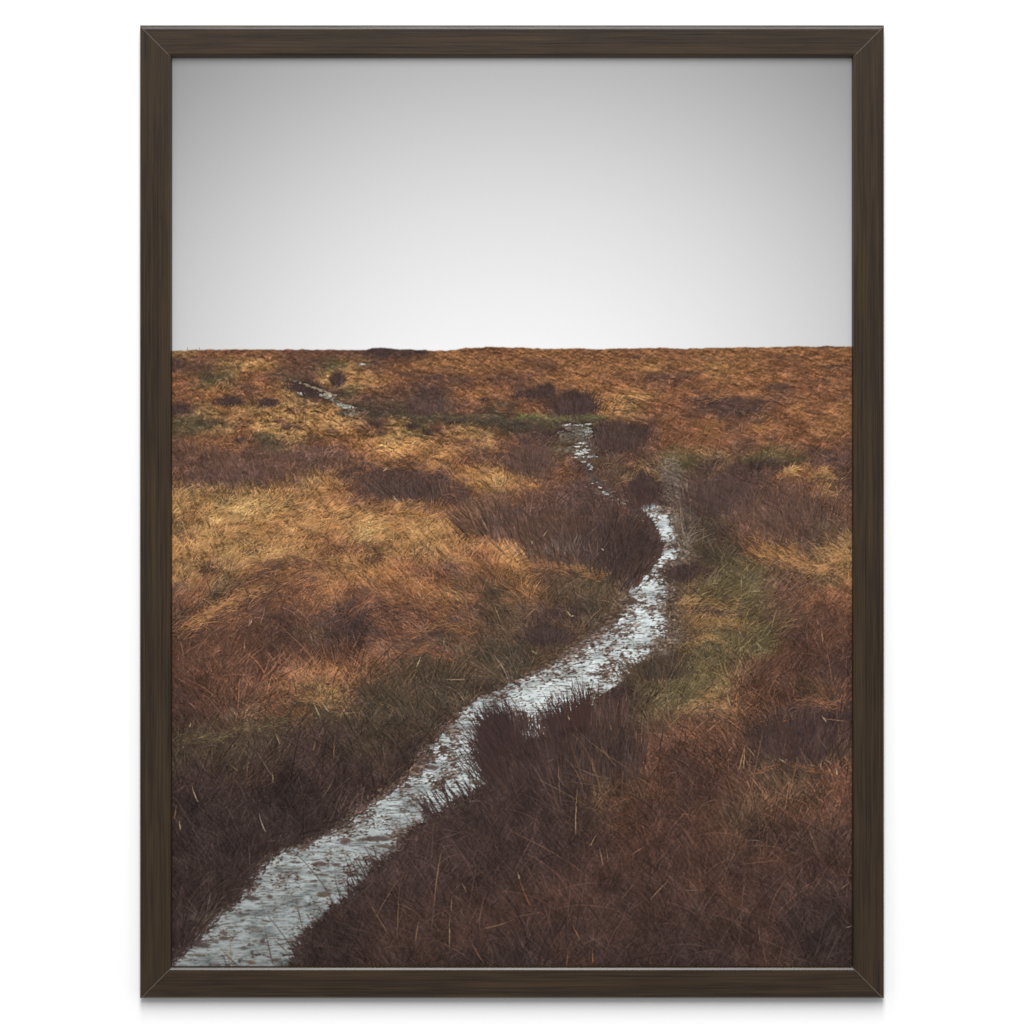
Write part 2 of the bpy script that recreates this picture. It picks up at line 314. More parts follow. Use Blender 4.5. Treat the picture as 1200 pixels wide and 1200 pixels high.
    peat = np.array([88, 74, 67], np.float32) * (1 + .45 * fbm(X / 3, Y / 1.5, 56, 3))[..., None] + (ramp(fbm(X / 5, Y / 2, 57, 2), -.05, .5)[..., None] * np.array([44, 40, 36], np.float32))
    peat = peat * np.interp(Y, [600, 800, 1130], [1.12, 1.05, .86])[..., None]
    pc = peat * (1 - wet[..., None]) + water * wet[..., None]
    def paint_path(alpha=1.0):
        a = (sh * .65)[..., None]
        img[:] = img * (1 - a) + shc * a
        a = (inside * alpha)[..., None]
        img[:] = img * (1 - a) + pc * a
    sh = ramp(edge + fbmh(X / 8, Y / 4, 63, 3) * 14, -24, -3) * ramp(Y, 600, 640) * (1 - .35 * ramp(Y, 930, 990)) * np.interp(Y, [600, 700, 800], [.5, 1, 1])
    shc = peat * np.array([.90, .86, .80], np.float32) + (ramp(fl * .6 + streak * .6, .1, .45)[..., None]) * np.array([52, 50, 46], np.float32)
    # small wet patches further up
    def splash(cx, cy, rx, ry, colr, thr, seed, ax=3.0, ay=1.2, tilt=0):
        c, s = np.cos(np.radians(tilt)), np.sin(np.radians(tilt))
        dx, dz = X - cx, Y - cy
        d = np.sqrt(((dx * c + dz * s) / rx) ** 2 + ((-dx * s + dz * c) / ry) ** 2)
        nn = fbm(X / ax, Y / ay, seed, 3)
        a = ramp(1.15 - d + nn * .9 - thr, 0, .35)[..., None]
        img[:] = img * (1 - a) + np.array(colr, np.float32) * (1 + .30 * nn[..., None]) * a

    # ---- grass, far to near
    def grass(y0, y1, n, lmin, lmax, var, warm, alpha, wd, xlo=196, xhi=1004, gain=1.05, per=13):
        nt = max(1, n // per)
        tx0 = rng.uniform(xlo, xhi, nt); ty0 = rng.uniform(y0, y1, nt)
        tl = rng.uniform(lmin, lmax, nt) * np.exp(rng.normal(0, .3, nt))
        order = np.argsort(ty0); tx0 = tx0[order]; ty0 = ty0[order]; tl = tl[order]
        lt, sp = lean_at(tx0.astype(np.float32), ty0.astype(np.float32))
        sp = sp * np.interp(ty0, [420, 600], [1.5, 1.0])
        lt = lt + rng.normal(0, 1, nt) * sp
        rep = lambda v: np.repeat(v, per)
        q1 = rng.normal(0, 1, nt * per); q2 = rng.normal(0, 1, nt * per)
        L0 = rep(tl)
        x = rep(tx0) + q1 * L0 * .34; y = rep(ty0) + q2 * L0 * .12
        keep = (at(inside, x, y) <= .3) & (y > 408)
        ang = rep(lt) + q1 * 15 + rng.normal(0, 9, nt * per)
        wild = rng.random(nt * per) < np.interp(y, [600, 900], [.10, .07])
        ang = np.where(wild, ang + rng.uniform(-70, 70, nt * per), ang)
        ang = np.clip(ang, -92, 92)
        ln = L0 * np.exp(rng.normal(0, .28, nt * per)); ln = np.where(wild, ln * 1.25, ln)
        tb = rep(rng.normal(0, 1, nt)) * var * .75 + rng.normal(0, 1, nt * per) * var * .8
        tw = rep(rng.normal(0, 1, nt)) * warm * .6
        x = x[keep]; y = y[keep]; ang = ang[keep]; ln = ln[keep]; tb = tb[keep]; tw = tw[keep]; wild = wild[keep]
        n = len(x)
        c0 = at(col, x, y) * np.interp(y, [780, 900], [1.0, .93])[:, None]; lv = ramp(c0.mean(1), 60, 150)
        c = c0 * (gain * np.exp(tb * (.55 + .65 * lv)))[:, None] + np.stack([tw, -.1 * tw, -tw], 1) * (.4 + .8 * lv)[:, None]
        hl = (rng.random(n) < (.02 + .05 * lv)) | (wild & (rng.random(n) < .25))
        c[hl] = c[hl] * 1.10 + np.array([26, 19, 10]) * (.45 + lv[hl, None])
        ln = np.minimum(ln, np.maximum(y - 408, 1.2))
        tx = x + ln * np.sin(np.radians(ang)); ty = y - ln * np.cos(np.radians(ang))
        over = (at(inside, tx, ty) > .3) | (at(inside, (x + tx) / 2, (y + ty) / 2) > .3)
        ln = np.where(over & (rng.random(n) < .985), ln * .22, ln)
        curv = np.sign(ang + rng.normal(0, 8, n)) * rng.uniform(0, 1, n) ** 1.5 * 75
        B = 24
        for b in range(B):
            s_ = slice(b * n // B, (b + 1) * n // B)
            m = s_.stop - s_.start
            if m: draw(x[s_], y[s_], ang[s_], ln[s_], curv[s_], c[s_], np.full(m, alpha), np.full(m, wd), .17)
    grass(409, 470, 34000, 1., 2.6, .16, 4, .5, 1)
    grass(440, 540, 42000, 2, 6, .17, 5, .6, 1)
    for (bx, by, rx, ry, tl_, ch, st) in BLOBS:
        if ch == 'k' and by < 530 and ry > 2:
            m = int(rx * ry * 2.2)
            x = bx + rng.normal(0, .48, m) * rx; y = by + ry * .7 + rng.normal(0, .35, m) * ry
            draw(x, y, (x - bx) / rx * 28 + rng.normal(0, 14, m), ry * rng.uniform(.5, 1.5, m), np.zeros(m), np.array(PAL[ch], np.float32)[None] * np.exp(rng.normal(0, .08, m))[:, None], np.full(m, .6), np.ones(m))
    rims(400, 530)
    splash(683, 508, 14, 8, (128, 120, 110), .25, 71); splash(688, 504, 8, 5, (160, 158, 150), .45, 72, 3, 1)
    splash(668, 512, 20, 9, (104, 92, 80), .3, 76)
    splash(386, 466, 16, 4, (134, 126, 112), .3, 73, tilt=28); splash(404, 476, 16, 3.5, (150, 145, 134), .35, 74, tilt=12)
    splash(352, 461, 5, 3, (150, 150, 145), .4, 75); splash(424, 427, 9, 1.4, (172, 168, 160), .35, 77); splash(408, 484, 16, 3, (120, 108, 92), .2, 78)
    splash(370, 455, 40, 2, (120, 108, 88), .45, 79, tilt=20)
    grass(520, 600, 40000, 3, 9, .20, 6, .6, 1)
    splash(786, 560, 22, 13, (108, 92, 82), .40, 81, 3, 1.4, tilt=40); splash(790, 545, 24, 8, (106, 92, 76), .45, 84, 3, 1.4, tilt=30)
    splash(790, 580, 14, 12, (118, 102, 92), .4, 85, 3, 1.2)
    for q_, (cx, cy, rx, ry, cl) in enumerate([(672, 500, 22, 4, (104, 94, 84)), (684, 516, 9, 7, (96, 84, 76)), (684, 532, 14, 8, (92, 80, 72)), (690, 548, 8, 9, (84, 68, 62)), (698, 563, 10, 7, (88, 74, 66)), (710, 578, 14, 6, (94, 80, 72)), (734, 588, 18, 5, (104, 90, 80)), (665, 527, 16, 5, (104, 92, 78))]):
        splash(cx, cy, rx, ry, cl, .25, 60 + q_ * 7, 4, 1.6)
    for cx, cy, rx, ry in [(686, 527, 6, 1.4), (678, 528, 4, 1), (722, 586, 6, 1.2), (737, 590, 7, 1.3), (704, 571, 3, 1), (687, 523, 4, 1), (676, 536, 6, 1), (690, 545, 2, 2), (681, 519, 7, 1.5), (684, 530, 9, 1.8), (679, 532, 8, 1.4), (691, 535, 11, 1.6), (684, 541, 4, 1.2), (693, 549, 3, 3.5), (694, 566, 2, 1), (700, 565, 1.5, 1), (708, 577, 3, 2), (712, 579, 3, 1.5), (677, 523, 6, 1), (665, 497, 5, 1.5), (688, 497, 5, 1), (680, 498, 8, 1)]:
        splash(cx, cy, rx, ry, (184, 182, 175), .34, 82 + int(cx), 2, .8)
    grass(585, 700, 50000, 4, 14, .22, 7, .6, 1)
    grass(680, 800, 40000, 6, 20, .24, 8, .6, 1)
    rims(530, 800)
    paint_path()
    # blades along the banks that lie over the wet ground
    def bank(side, y0, y1, n, ln0, ln1, a0, a1, colr, var, inset=3.):
        y = np.sort(rng.uniform(y0, y1, n)); xe = np.interp(y, py_, pl_ if side < 0 else pr_)
        x = xe + side * rng.uniform(-inset, 5 * (1 + (y - 590) / 250), n)
        c = np.array(colr, np.float32)[None] * np.exp(rng.normal(0, var, n))[:, None]
        draw(x, y, rng.uniform(a0, a1, n), rng.uniform(ln0, ln1, n), rng.uniform(-30, 30, n), c, np.full(n, .8), np.full(n, 1.3))
    bank(-1, 590, 690, 900, 3, 9, -60, 70, (80, 63, 58), .12)
    bank(1, 590, 800, 400, 2, 6, -80, 30, (100, 84, 70), .2)
    bank(-1, 840, 960, 500, 3, 9, 20, 85, (88, 70, 62), .25, 6)
    bank(-1, 960, 1135, 800, 2, 8, 0, 85, (72, 58, 54), .2, 8)
    bank(1, 935, 1135, 900, 2, 9, -75, 5, (64, 50, 47), .15, 2)
    grass(790, 900, 34000, 8, 26, .26, 7, .58, 1.2)
    grass(880, 1010, 32000, 10, 32, .26, 6, .52, 1.3)
    grass(990, 1185, 36000, 12, 40, .25, 5, .48, 1.5)
    rims(800, 1100)
    # ---- the big clumps of rushes: dense fans of dark stems
    def clump(cx, cy, rx, ry, n, l0, l1, lean, spread, colr, var, alpha=.8, wd=1.6, fan=.6):
        x = cx + rng.normal(0, .5, n) * rx; y = cy + rng.normal(0, .5, n) * ry
        o = np.argsort(y); x = x[o]; y = y[o]
        ang = lean + (x - cx) / rx * spread * fan + rng.normal(0, spread * .45, n)
        c = np.array(colr, np.float32)[None] * np.exp(rng.normal(0, var, n))[:, None] + rng.normal(0, 2.5, n)[:, None] * np.array([1, 0, -1])
        draw(x, y, ang, rng.uniform(l0, l1, n), rng.uniform(-25, 25, n), c, np.full(n, alpha), np.full(n, wd))
    clump(672, 482, 26, 6, 500, 8, 22, -3, 22, (78, 60, 56), .1, .6, 1)
    clump(725, 520, 26, 9, 900, 10, 26, 3, 16, (80, 62, 57), .1, .6, 1)
    clump(500, 483, 24, 5, 500, 8, 22, 0, 14, (90, 68, 62), .1, .5, 1)
    clump(395, 450, 7, 3, 80, 5, 12, 0, 30, (76, 60, 56), .1, .7, 1)
    clump(754, 590, 14, 8, 500, 14, 30, 0, 14, (76, 58, 54), .1, .6, 1)
    clump(290, 556, 80, 26, 1500, 10, 26, -22, 26, (98, 72, 63), .16, .32, 1, .3)
    clump(620, 552, 26, 12, 900, 12, 34, 6, 18, (96, 72, 62), .12, .45, 1)
    clump(575, 622, 32, 8, 600, 18, 50, -34, 14, (104, 76, 60), .18, .6, 1.3, .3)
    clump(600, 626, 30, 10, 420, 16, 42, -12, 16, (96, 72, 62), .18, .6, 1.3, .3)
    clump(660, 648, 46, 16, 1500, 18, 56, -10, 24, (93, 69, 58), .16, .38, 1.1)
    clump(712, 655, 32, 16, 1300, 16, 52, 2, 26, (80, 61, 55), .10, .42, 1.2)
    clump(732, 650, 22, 28, 1500, 10, 24, 14, 34, (70, 55, 50), .10, .7, 1.2)
    clump(668, 645, 44, 16, 110, 8, 24, 0, 45, (112, 98, 90), .12, .38, 1)
    clump(840, 592, 36, 18, 900, 14, 34, 10, 28, (86, 67, 61), .1, .4, 1.1)
    clump(925, 612, 56, 26, 900, 14, 36, -10, 40, (95, 71, 61), .15, .4, 1.1)
    clump(768, 792, 30, 7, 500, 8, 24, -10, 40, (80, 66, 54), .12, .6, 1.4)
    clump(640, 752, 22, 7, 500, 8, 22, 0, 50, (76, 60, 55), .1, .6, 1.4)
    clump(478, 578, 46, 8, 1000, 8, 24, -26, 26, (80, 62, 56), .14, .65, 1)
    clump(455, 560, 46, 5, 500, 4, 12, 20, 40, (88, 66, 57), .14, .6, 1)
    clump(797, 676, 14, 6, 350, 6, 14, -20, 40, (74, 58, 54), .1, .7, 1.3)
    clump(940, 880, 44, 22, 900, 12, 40, 0, 34, (74, 56, 52), .12, .45, 1.6)
    # foreground rushes that stand in front of the path
    for args in [(592, 892, 30, 36, 1500, 14, 40, -26, 22, (67, 52, 49), .10, .6, 1.1, .3),
                 (590, 862, 24, 22, 420, 12, 34, -26, 18, (66, 51, 49), .10, .7, 1.1, .4),
                 (640, 925, 50, 30, 1500, 18, 54, -18, 28, (68, 52, 48), .12, .5, 1.2, .3),
                 (670, 888, 24, 26, 1100, 18, 46, -8, 20, (69, 53, 49), .10, .55, 1.2, .3),
                 (712, 892, 36, 22, 1000, 18, 46, 0, 18, (75, 58, 52), .12, .55, 1.4, .3),
                 (566, 968, 44, 16, 600, 8, 28, -38, 34, (67, 52, 48), .10, .5, 1.2, .3),
                 (664, 856, 14, 12, 110, 18, 50, -14, 12, (68, 52, 49), .07, .8, 1.1),
                 (684, 850, 14, 14, 230, 18, 54, -5, 13, (70, 52, 48), .07, .75, 1.1),
                 (650, 862, 10, 10, 60, 20, 44, -16, 8, (70, 54, 52), .07, .75, 1.2),
                 (716, 846, 24, 12, 130, 14, 40, 3, 12, (84, 64, 57), .12, .6, 1.3)]:
        clump(*args)
    # loose spikes seen against the bright water
    def spikes(n, xa, xb, ya, yb, l0, l1, a0, a1, colr, alpha=.8, wd=1.5, cur=14):
        x = rng.uniform(xa, xb, n); y = ya + (yb - ya) * (x - xa) / (xb - xa) + rng.normal(0, 5, n)
        c = np.array(colr, np.float32)[None] * np.exp(rng.normal(0, .10, n))[:, None]
        draw(x, y, rng.uniform(a0, a1, n), rng.uniform(l0, l1, n), rng.uniform(-cur, cur, n), c, np.full(n, alpha), np.full(n, wd))
    spikes(150, 563, 600, 905, 850, 12, 36, -52, -14, (66, 52, 50))
    spikes(80, 500, 585, 960, 922, 14, 44, -48, -18, (66, 52, 50), wd=1.3)
    spikes(34, 400, 455, 1060, 1012, 10, 36, -46, -4, (62, 50, 48), wd=1.2)
    spikes(70, 600, 640, 850, 862, 10, 26, -26, 8, (78, 60, 56), wd=1.2)
    grass(930, 1185, 1500, 20, 60, .30, 8, .4, 1.6, xlo=430, xhi=1004, gain=1.12, per=3)
    # ---- single pale stalks one can pick out: x0, y0 (foot), x1, y1 (tip), bend, colour, alpha
    SINGLE = [(674,978,677,921,4,(150,122,92),.75),(508,1062,520,986,6,(128,100,74),.6),(505,1090,509,1050,0,(96,82,74),.4),(440,1075,469,1028,6,(118,92,70),.6),
      (465,1100,469,1030,4,(120,94,70),.55),(453,1092,432,1056,6,(122,96,74),.6),(526,1112,527,1070,3,(160,130,96),.6),(486,1105,493,1072,8,(124,94,70),.6),
      (528,1068,530,1048,6,(130,104,80),.6),(546,1046,541,1034,4,(140,112,84),.6),(567,1130,549,1097,8,(124,92,70),.65),(621,1062,607,1022,10,(140,88,66),.7),
      (608,1030,606,1022,0,(178,158,120),.7),(679,1101,670,1082,6,(140,98,72),.7),(762,1054,786,1030,4,(136,104,78),.7),(692,991,699,978,8,(166,138,98),.7),
      (706,1014,702,992,0,(142,112,90),.6),(712,1010,710,990,0,(134,100,84),.6),(694,1129,694,1112,0,(150,108,80),.7),(663,1132,666,1112,0,(132,92,70),.6),
      (604,1075,640,1070,8,(104,78,66),.5),(566,1088,606,1076,-8,(124,94,72),.6),(741,1001,756,993,10,(132,96,74),.6),(869,1013,920,1008,2,(118,86,66),.5),
      (878,985,896,990,30,(120,104,92),.6),(800,1043,830,1044,2,(106,86,72),.5),(890,1104,889,1080,0,(112,90,72),.5),(985,1042,1000,1032,4,(118,94,74),.6),(992,1087,1000,1085,0,(150,134,120),.6),
      (871,900,873,873,0,(150,118,84),.7),(866,902,874,872,4,(150,118,84),.6),(884,886,873,872,0,(140,112,84),.6),(951,905,936,872,4,(112,86,72),.6),(960,905,936,876,4,(104,82,70),.5),
      (962,901,965,890,30,(150,128,104),.7),(974,896,965,890,-20,(140,116,90),.6),(981,908,980,900,0,(176,160,136),.8),(920,894,913,889,0,(150,132,110),.7),(961,952,958,925,4,(112,84,64),.5),
      (970,880,956,858,4,(96,80,74),.6),(857,830,850,802,8,(160,140,110),.7),(838,826,836,808,0,(122,114,78),.7),(966,842,998,847,4,(128,98,78),.6),(968,846,963,838,0,(170,144,118),.7),
      (231,940,224,919,12,(156,130,100),.75),(310,975,303,951,12,(138,124,112),.7),(210,972,209,962,0,(168,142,108),.7),(203,960,206,942,0,(120,92,66),.6),(320,913,300,879,4,(108,94,84),.6),
      (319,918,318,902,0,(124,108,80),.6),(376,935,392,905,-14,(104,88,76),.5),(390,890,392,862,4,(120,92,66),.6),(366,880,370,866,2,(124,98,68),.6),(327,872,322,858,6,(136,116,84),.6),(221,852,223,846,0,(168,140,112),.7),
      (268,846,256,832,4,(120,92,78),.5),(283,842,296,831,-8,(130,94,72),.5),(278,904,268,895,4,(140,114,80),.5),(374,840,366,820,6,(180,160,124),.6),(384,834,376,822,4,(190,170,136),.6),
      (303,732,311,704,-8,(122,96,78),.6),(292,732,295,724,0,(160,130,110),.7),(290,734,293,722,0,(140,110,90),.6),(346,786,303,731,8,(112,86,72),.6),(322,738,328,728,0,(122,90,74),.5),
      (305,762,311,746,-4,(120,84,72),.6),(375,756,356,740,8,(122,96,82),.6),(365,752,362,741,0,(170,130,110),.6),(348,736,342,702,4,(104,84,74),.6),(317,744,330,737,-4,(116,90,76),.6),(285,761,286,751,0,(170,130,112),.6),
      (317,774,326,768,0,(130,100,80),.6),(388,706,385,690,4,(140,104,78),.5),(366,604,354,617,0,(190,140,90),.5),(586,728,578,706,4,(150,120,84),.6),(525,766,519,750,6,(134,110,84),.6),(519,756,520,747,0,(150,120,92),.5),
      (487,782,494,766,0,(170,150,110),.6),(428,790,430,768,0,(150,110,84),.6),(582,782,590,774,0,(120,100,72),.5),(545,797,519,796,0,(150,128,96),.6),(511,834,500,824,0,(120,92,72),.5),(420,844,420,832,0,(120,92,66),.5),
      (455,842,463,824,0,(122,92,68),.5),(722,898,702,866,16,(118,92,74),.6),(735,900,668,846,10,(112,90,74),.5),(716,913,662,889,18,(106,84,70),.5),(735,930,655,915,-6,(104,80,66),.45),(640,893,652,888,0,(98,78,72),.5),
      (782,907,800,903,4,(118,84,68),.5),(716,856,714,846,0,(130,104,80),.5),(667,844,665,838,0,(180,160,140),.6),(914,635,920,615,8,(130,98,82),.6),(921,636,921,629,0,(170,134,110),.7),(964,752,963,735,0,(160,118,94),.7),
      (959,732,957,724,0,(150,112,88),.6),(958,705,966,699,4,(146,112,84),.5),(870,670,888,655,14,(138,124,78),.5),(893,760,882,748,6,(160,142,104),.6),(868,744,866,738,0,(150,132,90),.6),(623,762,630,767,0,(150,140,96),.6),
      (668,722,663,714,0,(170,156,116),.7),(672,722,668,722,0,(180,166,130),.6),(707,645,704,642,0,(170,164,158),.7),(672,636,678,622,0,(130,116,104),.6),(636,628,642,620,0,(160,138,110),.6),(623,638,622,632,0,(160,138,110),.5),
      (448,552,455,545,0,(176,150,124),.6),(460,580,468,590,0,(160,140,110),.6),(444,598,440,588,6,(150,110,70),.5),(355,1092,345,1048,4,(92,78,72),.8),(319,1131,309,1082,4,(76,62,58),.8),(336,1117,318,1098,4,(86,72,66),.8),
      (331,1129,294,1112,6,(90,78,72),.8),(274,1131,252,1108,-8,(120,88,66),.8),(264,1132,258,1116,-8,(84,72,66),.7),(278,1132,262,1118,4,(84,66,58),.8),(270,1131,268,1100,-2,(138,112,84),.6),(352,1090,344,1082,0,(84,70,62),.7),
      (362,1078,358,1070,0,(84,70,62),.7),(376,1070,370,1058,4,(90,74,66),.7),(420,1040,400,990,10,(66,54,50),.7),(424,1032,406,998,8,(66,54,50),.7),(441,1008,436,990,0,(66,54,50),.6),(455,1016,425,992,8,(70,56,52),.6)]
    for (x0, y0, x1, y1, bd, c, a) in SINGLE:
        L_ = np.hypot(x1 - x0, y1 - y0); an = np.degrees(np.arctan2(x1 - x0, -(y1 - y0)))
        A = lambda v: np.array([v], np.float32)
        for q in range(2):
            draw(A(x0), A(y0), A(an - bd * 1.), A(L_), A(bd * 2.), np.array([c], np.float32), A(a * .75), A(1.2))
    # stones, clods and floating leaves on the wet ground
    for (cx, cy, rx, ry, c, tl) in [(378,1049,9,3.5,(92,78,66),-8),(316,1051,4,3,(84,68,62),0),(307,1103,3.2,2.2,(72,60,58),0),(295,1117,2.6,2.8,(72,62,60),0),(292,1108,2.2,1.6,(80,66,62),0),
        (280,1127,2.2,2.2,(70,60,60),0),(293,1129,6,2.6,(104,76,60),0),(284,1079,4,1.6,(96,76,64),0),(312,1080,5,1.2,(84,70,64),8),(363,1061,2,2.4,(70,60,58),0),(374,1058,2,1.2,(70,60,58),0),
        (375,1013,12,3,(86,66,62),2),(393,1014,5,2.5,(90,70,64),0),(378,1026,10,1.6,(84,68,62),3),(367,1033,4,1.4,(84,72,68),0),(346,1011,8,1.5,(76,62,60),4),(361,995,2,1.5,(76,62,60),0),
        (229,1126,3,2,(84,70,64),0),(262,1094,6,2,(84,66,58),5),(263,1100,8,1.5,(90,72,62),0),(437,984,20,2.6,(82,66,60),-2),(410,967,8,1.6,(90,74,66),0),(404,986,7,4,(96,72,68),0),(455,993,14,1.6,(92,80,66),4),
        (480,932,8,2,(90,74,66),0),(524,912,14,2.4,(80,64,58),0),(560,917,10,2,(84,68,60),0),(505,900,10,3,(84,68,62),0),(735,706,16,2.5,(88,68,62),4),(770,1200,1,1,(0,0,0),0),(698,790,10,2,(84,68,62),0),
        (326,1063,6,1.2,(140,140,132),0),(290,1068,5,1.5,(88,72,66),0),(210,1118,8,5,(64,52,50),0),(235,1108,12,4,(66,52,50),8),(296,1053,10,2.5,(72,58,56),8)]:
        c_, s_ = np.cos(np.radians(tl)), np.sin(np.radians(tl))
        m = 30; x0 = max(0, int((cx - m - PX0) * S)); x1 = min(W, int((cx + m - PX0) * S)); y0 = max(0, int((cy - m - PY0) * S)); y1 = min(H, int((cy + m - PY0) * S))
        if y1 <= y0: continue
        dx = X[y0:y1, x0:x1] - cx + jag[y0:y1, x0:x1] * .12; dz = Y[y0:y1, x0:x1] - cy + fl2[y0:y1, x0:x1] * .8
        d = np.sqrt(((dx * c_ + dz * s_) / rx) ** 2 + ((-dx * s_ + dz * c_) / ry) ** 2)
        a = (ramp(1.15 - d + fl[y0:y1, x0:x1] * .7, 0, .5) * .75)[..., None]
        img[y0:y1, x0:x1] = img[y0:y1, x0:x1] * (1 - a) + np.array(c, np.float32) * a
    # small bright glints of dry seed heads
    n = 900
    x = rng.uniform(200, 1000, n); y = rng.uniform(560, 900, n)
    ok = (at(inside, x, y) < .2) & (at(L, x, y) > 70) & (noise(x / 14, y / 9, 66) > .58); x = x[ok]; y = y[ok]
    c = at(img, x, y) * 1.18 + 24
    draw(x, y, rng.uniform(-80, 80, len(x)), rng.uniform(1, 4, len(x)), np.zeros(len(x)), c, np.full(len(x), .55), np.ones(len(x)))
    # ---- tangled grass structure: bright curls and dark gaps between the tufts
    out = 1 - ramp(inside, .2, .8)
    fy = ramp(Y, 400, 700)
    ww = fbmh(X / 13, Y / 9, 103, 2)
    a1 = fbm(X / (7 + 9 * fy) + ww * 1.2, Y / (3.6 + 5 * fy) + ww * .8, 101, 3)
    a2 = fbm(X / (3.2 + 3 * fy), Y / (2.0 + 2.2 * fy), 102, 3)
    curl = np.exp(-(a1 / .10) ** 2) - .30
    gap = ramp(a2, .18, .6)
    hum = np.exp(-((X - 380) / 210) ** 2 - ((Y - 490) / 50) ** 2) * 1.0 + .7 * np.exp(-((X - 740) / 50) ** 2 - ((Y - 470) / 10) ** 2)
    up = a1 - np.roll(a1, int(2 * S), 0)
    k = (.12 + .30 * hum) * curl - (.26 + .02 * hum) * gap + (.16 + .28 * hum) * up
    Lf = ramp(img.mean(2), 58, 130)
    img *= (1 + k * (.18 + .82 * Lf) * out)[..., None]
    hb = pn(6.5, 111, 3)
    sh_ = np.maximum((dy * .10 * S).astype(int), 2)
    big = np.zeros_like(hb)
    for q in np.unique(sh_[:, 0]):
        rows_ = np.nonzero(sh_[:, 0] == q)[0]
        big[rows_] = hb[rows_] - hb[np.clip(rows_ - q, 0, H - 1)]
    hs = pn(3.2, 112, 3); small_ = hs - np.roll(hs, 4, 0)
    img *= np.clip(1 + (.26 * big + .14 * small_) * out * (.22 + .78 * ramp(blur(img.mean(2), 3), 70, 120)), .68, 1.3)[..., None]
    blot = fbmh(X / 16, Y / 22, 104, 3) * ramp(Y, 760, 900) + fbm(X / 4, Y / 7, 105, 3) * .7
    img *= (1 + .15 * blot * out)[..., None]
    loc = img - blur(img, 2)
    img += loc * ((.45 + .10 * ramp(Y, 700, 850)) * out + .25)[..., None]
    # highlights of the land roll off as in print
    mx = img.max(2, keepdims=True); lim = 178.0
    img[:] = img * np.where((mx > lim) & (out[..., None] > .5), (lim + (mx - lim) * .45) / np.maximum(mx, 1), 1.0)
    grey = img.mean(2, keepdims=True)
    img[:] = grey + (img - grey) * (1 - .10 * out)[..., None]
    # ---- fine grain and a faint lift of the shadows
    g = noise(X * 1.4, Y * 1.4, 91) + noise(X * .8, Y * .8, 92) - 1
    img *= (1 + .10 * g * (.5 + .5 * live))[..., None]
    # gentle print softness
    soft = blur(img, 1); qq = (.08 + .35 * ramp(Y, 900, 1080) + .15 * (1 - ramp(Y, 410, 520)))[..., None]; img[:] = img * (1 - qq) + soft * qq
    # ---- sky and skyline
    hx = [196, 205, 240, 300, 380, 430, 436, 452, 470, 482, 500, 525, 545, 575, 610, 640, 680, 700, 730, 772, 800, 830, 870, 900, 935, 955, 970, 1004]
    hy = [411, 411, 409.6, 409.2, 409.6, 409.8, 407.2, 407.5, 409.0, 409.2, 410.2, 410.8, 407.6, 406.4, 407.2, 408.6, 408.2, 408.8, 408.2, 407.4, 408.8, 407.6, 407, 406.6, 405.6, 406.8, 405.4, 406.2]
    hor = np.interp(X[0], hx, hy) + (fbm(X[0] / 6, X[0] * 0 + 3, 93, 3) * .9)
    sky_a = ramp(hor[None, :] - Y, -.8, .8)
    sx = np.abs(X - 600) / 400
    cen = np.interp(Y, [66, 100, 150, 200, 250, 300, 350, 408], [182, 190, 202, 213, 223, 231, 238, 245])
    sid = np.interp(Y, [66, 100, 150, 200, 250, 300, 350, 408], [150, 156, 166, 176, 185, 193, 199, 204])
    q = np.clip(sx, 0, 1.02) ** 2.1
    sk = cen * (1 - q) + sid * q + (rng.random(X.shape).astype(np.float32) - .5) * 1.5
    sky = sk[..., None] * np.array([1, 1, 1.0], np.float32)
    img[:] = img * (1 - sky_a[..., None]) + sky * sky_a[..., None]
    # two fence stumps on the far left skyline
    for cx in (219, 233):
        m = (np.abs(X - cx) < .55) & (Y > 406.5) & (Y < 411)
        img[m] = img[m] * .35 + np.array([90, 76, 66]) * .65
    m = (np.abs(X - 970) < 2.2) & (Y > 404.6) & (Y < 407); img[m] = img[m] * .3 + np.array([84, 70, 66]) * .7
    return np.clip(img, 0, 255)
# ---------------------------------------------------------------- END PAINTER
# ---------------------------------------------------------------- SCENE
import bpy, math
C = bpy.data.collections.new('framed_picture'); bpy.context.scene.collection.children.link(C)
U_ = 0.00075                                     # metres per layout unit
def wx_(x): return (x - 600.0) * U_
def wz_(y): return (600.0 - y) * U_
FACE = 0.0122; PRINT_Y = 0.0060                   # frame face and print, metres off the wall

def lin(v):
    v = np.asarray(v, np.float64) / 255.0
    return np.where(v <= .04045, v / 12.92, ((v + .055) / 1.055) ** 2.4)

def nodes(name):
    m = bpy.data.materials.new(name); m.use_nodes = True
    return m, m.node_tree.nodes, m.node_tree.links, m.node_tree.nodes['Principled BSDF']

